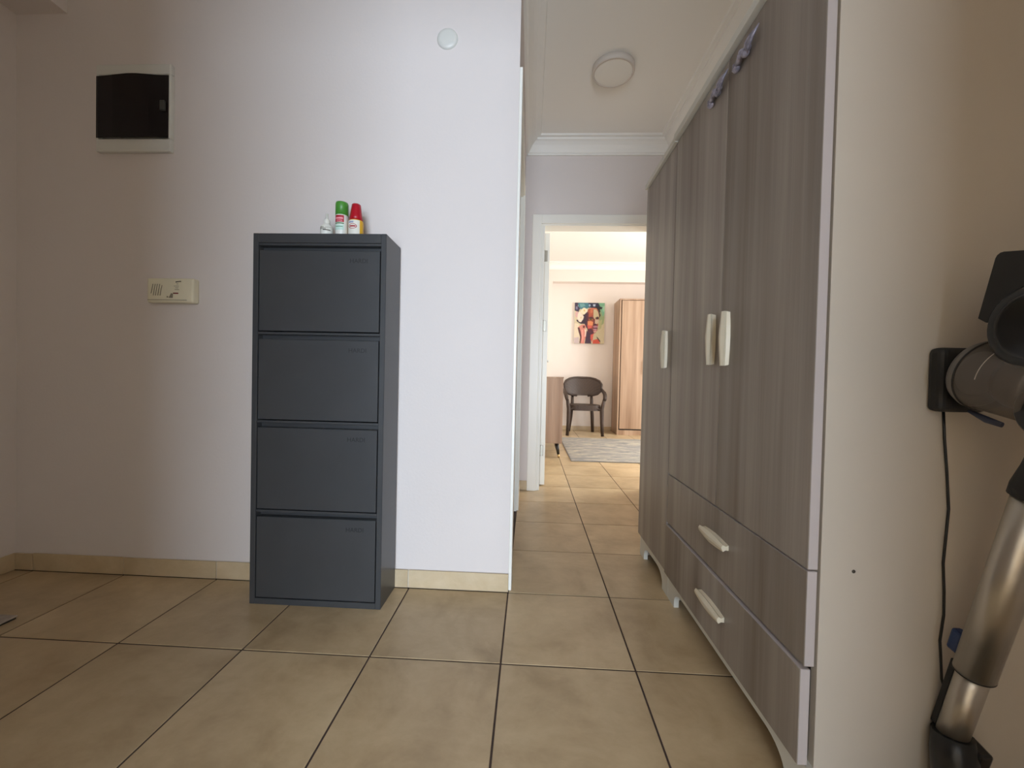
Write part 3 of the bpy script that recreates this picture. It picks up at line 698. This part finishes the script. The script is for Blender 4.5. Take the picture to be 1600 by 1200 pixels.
b = B(); vbox(b, -0.009, 0.009, TU-0.046, TU-0.026, -0.505, -0.462, 0.004, 2); obj('release_button', b, 'vac_blue', sl)
# floor head
b = B(); tube(b, [vp(TU, -0.655), vp(TU+0.012, -0.690), vp(TU+0.033, -0.740), vp(TU+0.068, -0.800)], [0.0290, 0.033, 0.035, 0.032], 20); obj('neck', b, 'vac_black', v)
obj('neck_tab', vbox(B(), 0.014, 0.040, TU-0.004, TU+0.036, -0.700, -0.660, 0.005, 2), 'vac_black', v)
b = B(); box(b, VX-0.10, VX+0.10, -0.58, -0.405, 0.006, 0.075, 0.018, 3); obj('floor_head', b, 'vac_black', v)
b = B(); tube(b, [(VX-0.085, -0.53, 0.014), (VX+0.085, -0.53, 0.014)], 0.014, 14); obj('brush_roll', b, 'vac_matte', v)
# wall dock with its cable
k_ = thing('charging_dock', 'black charging dock with thin cable on the wardrobe side panel', 'charger', (0.875, WY0, 0.872))
b = B(); box(b, 0.827, 0.913, WY0-0.030, WY0, 0.812, 0.932, 0.010, 3); obj('dock_body', b, 'vac_matte', k_)
b = B(); box(b, 0.850, 0.900, WY0-0.040, WY0-0.029, 0.840, 0.905, 0.003); obj('contact_plate', b, 'vac_black', k_)
cp = [(0.862, 0.815), (0.866, 0.76), (0.873, 0.695), (0.879, 0.625), (0.876, 0.57), (0.873, 0.52), (0.877, 0.465), (0.878, 0.42), (0.873, 0.37), (0.876, 0.335), (0.879, 0.295), (0.895, 0.245), (0.905, 0.19), (0.915, 0.10), (0.93, 0.02)]
obj('cable', tube(B(), [(x-0.004, WY0-0.004, z) for x, z in cp], 0.0022, 8), 'vac_black', k_)

# ------------------------------------------------------------------ far room
# dresser
D = thing('dresser', 'low walnut dresser on black splayed legs behind the open door', 'dresser', (0.2, 3.7, 0))
DX0, DX1, DYa, DYb = FXL+0.008, 0.425, 3.15, 4.35
obj('side_panel', box(B(), DX0, DX1, DYa, DYa+0.018, 0.155, 0.857, 0.001), 'far_wood', D)
obj('side_panel', box(B(), DX0, DX1, DYb-0.018, DYb, 0.155, 0.857, 0.001), 'far_wood', D)
obj('top_board', box(B(), DX0, DX1+0.004, DYa-0.003, DYb+0.003, 0.857, 0.872, 0.001), 'far_wood', D)
obj('bottom_board', box(B(), DX0, DX1-0.02, DYa+0.018, DYb-0.018, 0.155, 0.173), 'far_wood', D)
obj('back_panel', box(B(), DX0, DX0+0.006, DYa+0.018, DYb-0.018, 0.173, 0.857), 'far_wood', D)
for iy in range(2):
    for iz in range(3):
        ya = DYa+0.021+iy*0.58; za = 0.178+iz*0.227
        q = obj('drawer', box(B(), DX1-0.018, DX1, ya, ya+0.576, za, za+0.222, 0.001), 'far_wood', D)
        obj('knob', lathe(B(), (DX1, ya+0.288, za+0.111), [(0, 0.02), (0.012, 0.018), (0.008, 0.0)], 12, (1, 0, 0)), 'brass', q)
for (lx, dxx) in ((0.372, 0.026), (0.03, -0.012)):
    for ly, dyy in ((DYa+0.055, -0.018), (DYb-0.055, 0.018)):
        q = obj('leg', tube(B(), [(lx, ly, 0.155), (lx+dxx*0.8, ly+dyy*0.8, 0.032)], [0.024, 0.0135], 14), 'leg_black', D)
        obj('brass_tip', tube(B(), [(lx+dxx*0.8, ly+dyy*0.8, 0.032), (lx+dxx, ly+dyy, 0.0)], [0.0135, 0.011], 14), 'brass', q)
# rug
b = B(); box(b, 0.520, 2.30, 3.005, 4.640, 0.0, 0.009, 0.002)
RG = thing('rug', 'large marbled grey and cream rug on the far room floor', 'rug', (1.4, 3.8, 0))
obj('pile', b, 'rug', RG)
bb = B()
for (x0, x1, y0, y1) in ((0.512, 2.308, 2.997, 3.005), (0.512, 2.308, 4.640, 4.648), (0.512, 0.520, 3.005, 4.640), (2.30, 2.308, 3.005, 4.640)): box(bb, x0, x1, y0, y1, 0, 0.008)
obj('border', bb, 'rug_edge', RG)
# far wardrobe
F = thing('wardrobe', 'tall warm walnut wardrobe behind the brown armchair', 'wardrobe', (1.9, 5.3, 0))
F['label'] = 'tall warm walnut wardrobe standing beside the portrait canvas'
fx0, fx1, fy0, fy1, fz = 1.425, 2.625, 5.115, FYB-0.014, 2.105
obj('side_panel', box(B(), fx0, fx0+0.022, fy0, fy1, 0, fz, 0.001), 'far_wood', F)
obj('side_panel', box(B(), fx1-0.022, fx1, fy0, fy1, 0, fz, 0.001), 'far_wood', F)
obj('top_panel', box(B(), fx0+0.022, fx1-0.022, fy0, fy1, fz-0.022, fz-0.0005), 'far_wood', F)
obj('plinth', box(B(), fx0+0.022, fx1-0.022, fy0+0.002, fy0+0.02, 0, 0.075), 'far_wood', F)
obj('inner_frame', box(B(), fx0+0.022, fx1-0.022, fy0+0.030, fy1, 0.075, fz-0.022), 'leg_black', F)
for k in range(3):
    a0 = fx0+0.036+k*0.376
    q = obj('door', box(B(), a0, a0+0.372, fy0+0.004, fy0+0.024, 0.095, fz-0.028, 0.001), 'far_wood', F)
    obj('handle', tube(B(), [(a0+0.34, fy0-0.02, 0.95), (a0+0.34, fy0-0.02, 1.15)], 0.006, 8), 'brass', q)
# armchair
A = thing('armchair', 'dark brown rattan-look armchair with rounded back against the far wall', 'chair', (0.905, 5.12, 0))
acx = 0.905
def cp3(x, y, z): return (acx+x, y, z)
# seat: rounded slab bulging to the front
b = B(); pts = []
for k in range(32):
    a_ = 2*PI*k/32; sx_ = abs(math.cos(a_))**0.55*math.copysign(1, math.cos(a_)); sy_ = abs(math.sin(a_))**0.55*math.copysign(1, math.sin(a_))
    pts.append((acx+0.235*sx_*(1-0.08*sy_), 5.10+0.225*sy_))
prism(b, pts, 2, 0.378, 0.460); bmesh.ops.bevel(b, geom=[e_ for e_ in b.edges if abs(e_.verts[0].co.z-e_.verts[1].co.z) < 1e-5 and e_.verts[0].co.z > 0.45], offset=0.012, segments=2, profile=0.5, affect='EDGES')
obj('seat', b, 'weave', A)
# back: oval shell curved around the sitter
b = B(); nu, nv = 20, 16; grid = []
def back_pt(s_, t_, off):
    # s -1..1 across, t -1..1 up
    ph = t_*PI/2
    wd = 0.283*max(math.cos(ph), 0.0)**0.72+0.012
    hz = math.copysign(abs(math.sin(ph))**0.72, t_)
    x = s_*wd; z = 0.732+0.143*hz
    y = 5.345-0.115*(x/0.28)**2+0.045*hz+off
    return Vector((acx+x, y, z))
for off in (0.0, 0.022):
    grid.append([[b.verts.new(back_pt(-1+2*i/nu, -1+2*jn/nv, off)) for i in range(nu+1)] for jn in range(nv+1)])
for g_ in grid:
    for jn in range(nv):
        for i in range(nu): f_ = b.faces.new((g_[jn][i], g_[jn][i+1], g_[jn+1][i+1], g_[jn+1][i])); f_.smooth = True
for i in range(nu):
    for jn in (0, nv): b.faces.new((grid[0][jn][i], grid[0][jn][i+1], grid[1][jn][i+1], grid[1][jn][i]))
for jn in range(nv):
    for i in (0, nu): b.faces.new((grid[0][jn][i], grid[0][jn+1][i], grid[1][jn+1][i], grid[1][jn][i]))
bk = obj('backrest', b, 'weave', A)
rim = [back_pt(-1, -0.55+0.0, 0.01)]
rim = [back_pt(-1, t_, 0.011) for t_ in (-0.9, -0.7, -0.5, -0.2, 0.1, 0.35, 0.6, 0.8, 0.92)]+[back_pt(1, t_, 0.011) for t_ in (0.92, 0.8, 0.6, 0.35, 0.1, -0.2, -0.5, -0.7, -0.9)]
obj('back_rim', tube(B(), rim, 0.018, 10), 'chair', bk)
for s_ in (-1, 1):
    p_ = [back_pt(s_, -0.1, 0.005), cp3(s_*0.296, 5.15, 0.672), cp3(s_*0.300, 5.03, 0.645), cp3(s_*0.293, 4.93, 0.615), cp3(s_*0.285, 4.885, 0.575), cp3(s_*0.278, 4.875, 0.535)]
    obj('armrest', tube(B(), p_, [0.018, 0.025, 0.028, 0.030, 0.028, 0.022], 12), 'chair', A)
    obj('leg', tube(B(), [cp3(s_*0.272, 4.885, 0.545), cp3(s_*0.258, 4.900, 0.46), cp3(s_*0.246, 4.905, 0.40), cp3(s_*0.250, 4.895, 0.2), cp3(s_*0.262, 4.885, 0.0)], [0.022, 0.027, 0.031, 0.027, 0.023], 12), 'chair', A)
    obj('leg', tube(B(), [cp3(s_*0.150, 5.330, 0.60), cp3(s_*0.155, 5.315, 0.45), cp3(s_*0.170, 5.330, 0.25), cp3(s_*0.192, 5.395, 0.0)], [0.020, 0.026, 0.027, 0.023], 12), 'chair', A)
    # curved brace under the seat edge
    obj('seat_brace', tube(B(), [cp3(s_*0.246, 4.905, 0.355), cp3(s_*0.225, 4.902, 0.395), cp3(s_*0.180, 4.900, 0.412), cp3(0, 4.893, 0.418)], [0.010, 0.013, 0.013, 0.012], 10), 'chair', A)
# portrait canvas: painted print as one face colour per small cell
PICP = [  # polygons in unit coordinates, x right, y down, sRGB
 ('r', (0, 0, 1, 1), (196, 184, 152)),
 ('p', [(0.6, 0), (1, 0), (1, 0.35), (0.97, 0.5), (0.86, 0.58), (0.82, 0.4)], (142, 160, 116)),
 ('p', [(0.8, 0), (1, 0), (1, 0.24), (0.94, 0.34), (0.88, 0.2)], (118, 172, 140)),
 ('p', [(0.9, 0.1), (1, 0.06), (1, 0.2), (0.95, 0.22)], (150, 196, 166)),
 ('p', [(0.82, 0.44), (0.92, 0.4), (0.9, 0.62), (0.8, 0.66)], (170, 168, 124)),
 ('p', [(0, 0.5), (0.14, 0.52), (0.2, 0.8), (0.16, 1), (0, 1)], (214, 198, 172)),
 ('p', [(0, 0.86), (0.16, 0.84), (0.17, 1), (0, 1)], (190, 172, 170)),
 ('p', [(0.1, 0), (0.46, 0), (0.52, 0.09), (0.4, 0.15), (0.2, 0.16), (0.12, 0.13)], (66, 116, 128)),
 ('p', [(0.16, 0.03), (0.3, 0.02), (0.36, 0.08), (0.2, 0.12)], (104, 150, 150)),
 ('p', [(0, 0), (0.12, 0), (0.1, 0.08), (0.18, 0.14), (0.12, 0.24), (0.03, 0.2), (0, 0.2)], (60, 48, 70)),
 ('p', [(0.03, 0.1), (0.09, 0.09), (0.1, 0.16), (0.04, 0.17)], (120, 116, 140)),
 ('p', [(0.45, 0), (0.78, 0), (0.84, 0.08), (0.72, 0.13), (0.46, 0.12)], (40, 44, 70)),
 ('p', [(0.47, 0.03), (0.53, 0.05), (0.5, 0.1), (0.46, 0.08)], (150, 172, 196)),
 ('p', [(0.6, 0.04), (0.69, 0.03), (0.68, 0.09), (0.62, 0.09)], (176, 186, 208)),
 ('p', [(0.68, 0.1), (0.8, 0.08), (0.93, 0.11), (0.9, 0.15), (0.84, 0.16), (0.86, 0.21), (0.83, 0.24), (0.87, 0.3), (0.83, 0.36), (0.78, 0.25)], (36, 40, 44)),
 ('p', [(0.06, 0.42), (0.2, 0.42), (0.3, 0.28), (0.44, 0.2), (0.5, 0.3), (0.5, 0.55), (0.4, 0.62), (0.34, 0.52), (0.22, 0.52), (0.16, 0.5), (0.08, 0.46)], (54, 36, 52)),
 # face
 ('p', [(0.44, 0.16), (0.56, 0.125), (0.7, 0.125), (0.78, 0.18), (0.82, 0.28), (0.825, 0.38), (0.80, 0.46), (0.795, 0.53), (0.785, 0.6), (0.775, 0.66), (0.72, 0.73), (0.62, 0.76), (0.5, 0.72), (0.42, 0.62), (0.40, 0.44)], (150, 72, 60)),
 ('p', [(0.63, 0.16), (0.72, 0.16), (0.78, 0.22), (0.81, 0.3), (0.81, 0.36), (0.7, 0.37), (0.66, 0.4), (0.63, 0.34)], (200, 186, 150)),
 ('p', [(0.69, 0.39), (0.81, 0.4), (0.79, 0.5), (0.73, 0.52), (0.68, 0.5)], (202, 176, 152)),
 ('p', [(0.46, 0.17), (0.61, 0.155), (0.625, 0.3), (0.47, 0.34)], (170, 86, 60)),
 ('p', [(0.52, 0.17), (0.6, 0.16), (0.6, 0.24), (0.53, 0.26)], (196, 112, 78)),
 ('p', [(0.46, 0.14), (0.62, 0.12), (0.72, 0.13), (0.78, 0.18), (0.7, 0.15), (0.56, 0.155)], (206, 120, 92)),
 ('p', [(0.40, 0.3), (0.47, 0.22), (0.47, 0.36), (0.46, 0.5), (0.5, 0.6), (0.44, 0.66), (0.39, 0.56)], (80, 34, 46)),
 ('p', [(0.47, 0.365), (0.54, 0.345), (0.62, 0.36), (0.635, 0.385), (0.48, 0.385)], (58, 26, 38)),
 ('p', [(0.70, 0.36), (0.76, 0.335), (0.81, 0.35), (0.80, 0.37), (0.71, 0.378)], (66, 44, 44)),
 ('p', [(0.48, 0.395), (0.55, 0.38), (0.61, 0.395), (0.59, 0.425), (0.50, 0.43)], (128, 100, 44)),
 ('p', [(0.52, 0.39), (0.565, 0.39), (0.56, 0.42), (0.525, 0.42)], (60, 44, 26)),
 ('p', [(0.71, 0.38), (0.80, 0.37), (0.79, 0.4), (0.72, 0.405)], (70, 46, 44)),
 ('p', [(0.44, 0.45), (0.56, 0.445), (0.63, 0.47), (0.61, 0.55), (0.48, 0.57), (0.44, 0.53)], (218, 138, 92)),
 ('p', [(0.43, 0.54), (0.56, 0.555), (0.6, 0.57), (0.56, 0.62), (0.46, 0.64)], (204, 92, 80)),
 ('p', [(0.625, 0.36), (0.665, 0.4), (0.67, 0.49), (0.62, 0.54), (0.645, 0.46)], (70, 30, 44)),
 ('p', [(0.62, 0.53), (0.70, 0.505), (0.76, 0.525), (0.74, 0.55), (0.64, 0.56)], (74, 34, 54)),
 ('p', [(0.62, 0.575), (0.69, 0.555), (0.78, 0.565), (0.785, 0.6), (0.66, 0.61)], (176, 126, 140)),
 ('p', [(0.60, 0.615), (0.78, 0.605), (0.76, 0.63), (0.64, 0.635)], (80, 36, 60)),
 ('p', [(0.63, 0.635), (0.76, 0.63), (0.74, 0.67), (0.65, 0.67)], (186, 140, 152)),
 ('p', [(0.64, 0.685), (0.75, 0.67), (0.73, 0.72), (0.66, 0.73)], (204, 158, 150)),
 ('p', [(0.44, 0.64), (0.56, 0.62), (0.63, 0.68), (0.66, 0.74), (0.6, 0.77), (0.5, 0.76), (0.44, 0.72)], (84, 38, 52)),
 # neck and shoulder
 ('p', [(0.42, 0.68), (0.5, 0.74), (0.6, 0.77), (0.56, 0.9), (0.58, 1), (0.36, 1), (0.38, 0.86)], (60, 38, 58)),
 ('p', [(0.55, 0.78), (0.66, 0.75), (0.66, 0.83), (0.62, 0.9), (0.6, 0.97), (0.55, 0.88)], (204, 90, 78)),
 ('p', [(0.63, 0.86), (0.64, 0.78), (0.67, 0.76), (0.72, 0.84), (0.68, 0.88)], (198, 178, 146)),
 ('p', [(0.63, 0.91), (0.78, 0.88), (0.85, 0.93), (0.87, 1), (0.62, 1)], (206, 84, 66)),
 ('p', [(0.74, 0.82), (0.8, 0.85), (0.87, 0.92), (0.89, 0.98), (0.85, 0.94), (0.78, 0.88)], (62, 52, 50)),
 # hand and forearm
 ('p', [(0.11, 0.61), (0.2, 0.555), (0.28, 0.53), (0.35, 0.535), (0.39, 0.58), (0.37, 0.63), (0.4, 0.68), (0.4, 0.82), (0.35, 0.92), (0.35, 1), (0.2, 1), (0.24, 0.84), (0.16, 0.7)], (206, 130, 116)),
 ('p', [(0.11, 0.61), (0.17, 0.6), (0.22, 0.72), (0.25, 0.84), (0.22, 1), (0.18, 1), (0.2, 0.84), (0.14, 0.7)], (84, 42, 44)),
 ('p', [(0.28, 0.57), (0.33, 0.55), (0.36, 0.58), (0.34, 0.62), (0.29, 0.62)], (88, 48, 38)),
 ('p', [(0.34, 0.64), (0.39, 0.67), (0.39, 0.8), (0.35, 0.84), (0.36, 0.72)], (238, 210, 194)),
 ('p', [(0.24, 0.66), (0.3, 0.66), (0.32, 0.86), (0.28, 0.98), (0.26, 0.84)], (222, 152, 138)),
 # flowers
 ('p', [(0.02, 0.24), (0.1, 0.21), (0.14, 0.28), (0.1, 0.36), (0.03, 0.36)], (200, 160, 156)),
 ('p', [(0.19, 0.21), (0.25, 0.15), (0.3, 0.12), (0.35, 0.13), (0.42, 0.155), (0.43, 0.21), (0.38, 0.25), (0.32, 0.29), (0.25, 0.27)], (228, 214, 184)),
 ('p', [(0.1, 0.3), (0.14, 0.23), (0.2, 0.23), (0.24, 0.28), (0.31, 0.34), (0.29, 0.4), (0.22, 0.475), (0.15, 0.465), (0.1, 0.39)], (226, 208, 190)),
 ('p', [(0.29, 0.165), (0.34, 0.17), (0.35, 0.2), (0.31, 0.22)], (206, 180, 112)),
 ('p', [(0.19, 0.34), (0.24, 0.345), (0.23, 0.39), (0.19, 0.385)], (206, 186, 144)),
]
def lin(c): c /= 255.0; return c/12.92 if c <= 0.04045 else ((c+0.055)/1.055)**2.4
def inside(px, py, poly):
    r_ = False; n_ = len(poly); q_ = n_-1
    for i_ in range(n_):
        xi, yi = poly[i_]; xj, yj = poly[q_]
        if (yi > py) != (yj > py) and px < (xj-xi)*(py-yi)/(yj-yi)+xi: r_ = not r_
        q_ = i_
    return r_
pm, nt, bs = newmat('painted_canvas')
at_ = nt.nodes.new('ShaderNodeAttribute'); at_.attribute_name = 'paint'; nt.links.new(at_.outputs['Color'], bs.inputs['Base Color']); bs.inputs['Roughness'].default_value = 0.6
nz = nt.nodes.new('ShaderNodeTexNoise'); nz.inputs['Scale'].default_value = 300; bpn = nt.nodes.new('ShaderNodeBump'); bpn.inputs['Strength'].default_value = 0.1
nt.links.new(nz.outputs['Fac'], bpn.inputs['Height']); nt.links.new(bpn.outputs['Normal'], bs.inputs['Normal'])
M['paint'] = pm
CW, CH = 72, 100; px0, px1, pz0, pz1, pyf = 0.776, 1.266, 1.436, 2.108, FYB-0.036
P = thing('canvas_print', 'portrait canvas of a woman with white flowers in her hair on the far wall', 'picture', ((px0+px1)/2, FYB, pz0))
vs = []; fs = []; cols = []
for r_ in range(CH+1):
    for c_ in range(CW+1): vs.append((px0+(px1-px0)*c_/CW-P.location.x, pyf-P.location.y, pz1-(pz1-pz0)*r_/CH-P.location.z))
for r_ in range(CH):
    for c_ in range(CW):
        fs.append((r_*(CW+1)+c_, (r_+1)*(CW+1)+c_, (r_+1)*(CW+1)+c_+1, r_*(CW+1)+c_+1))
        acc = [0, 0, 0]; k_j = random.uniform(0.93, 1.06)
        for (ou, ov) in ((0.0, 0.3), (0.6, 0.0), (1.0, 0.7), (0.4, 1.0)):
            uu, vv_ = (c_+ou)/CW, (r_+ov)/CH; col = None
            for kind, g_, cc in PICP:
                if kind == 'r' or inside(uu, vv_, g_): col = cc
            for q_ in range(3): acc[q_] += lin(col[q_])/4
        cols.append([min(1, x_*k_j) for x_ in acc])
me = bpy.data.meshes.new('print'); me.from_pydata(vs, [], fs); ca = me.color_attributes.new('paint', 'FLOAT_COLOR', 'CORNER')
for i_, poly in enumerate(me.polygons):
    for li in poly.loop_indices: ca.data[li].color = (*cols[i_], 1)
me.materials.append(pm); po = bpy.data.objects.new('print', me); COL.objects.link(po); po.parent = P
obj('stretcher', box(B(), px0, px1, pyf+0.0005, FYB, pz0, pz1), 'label_white', P)
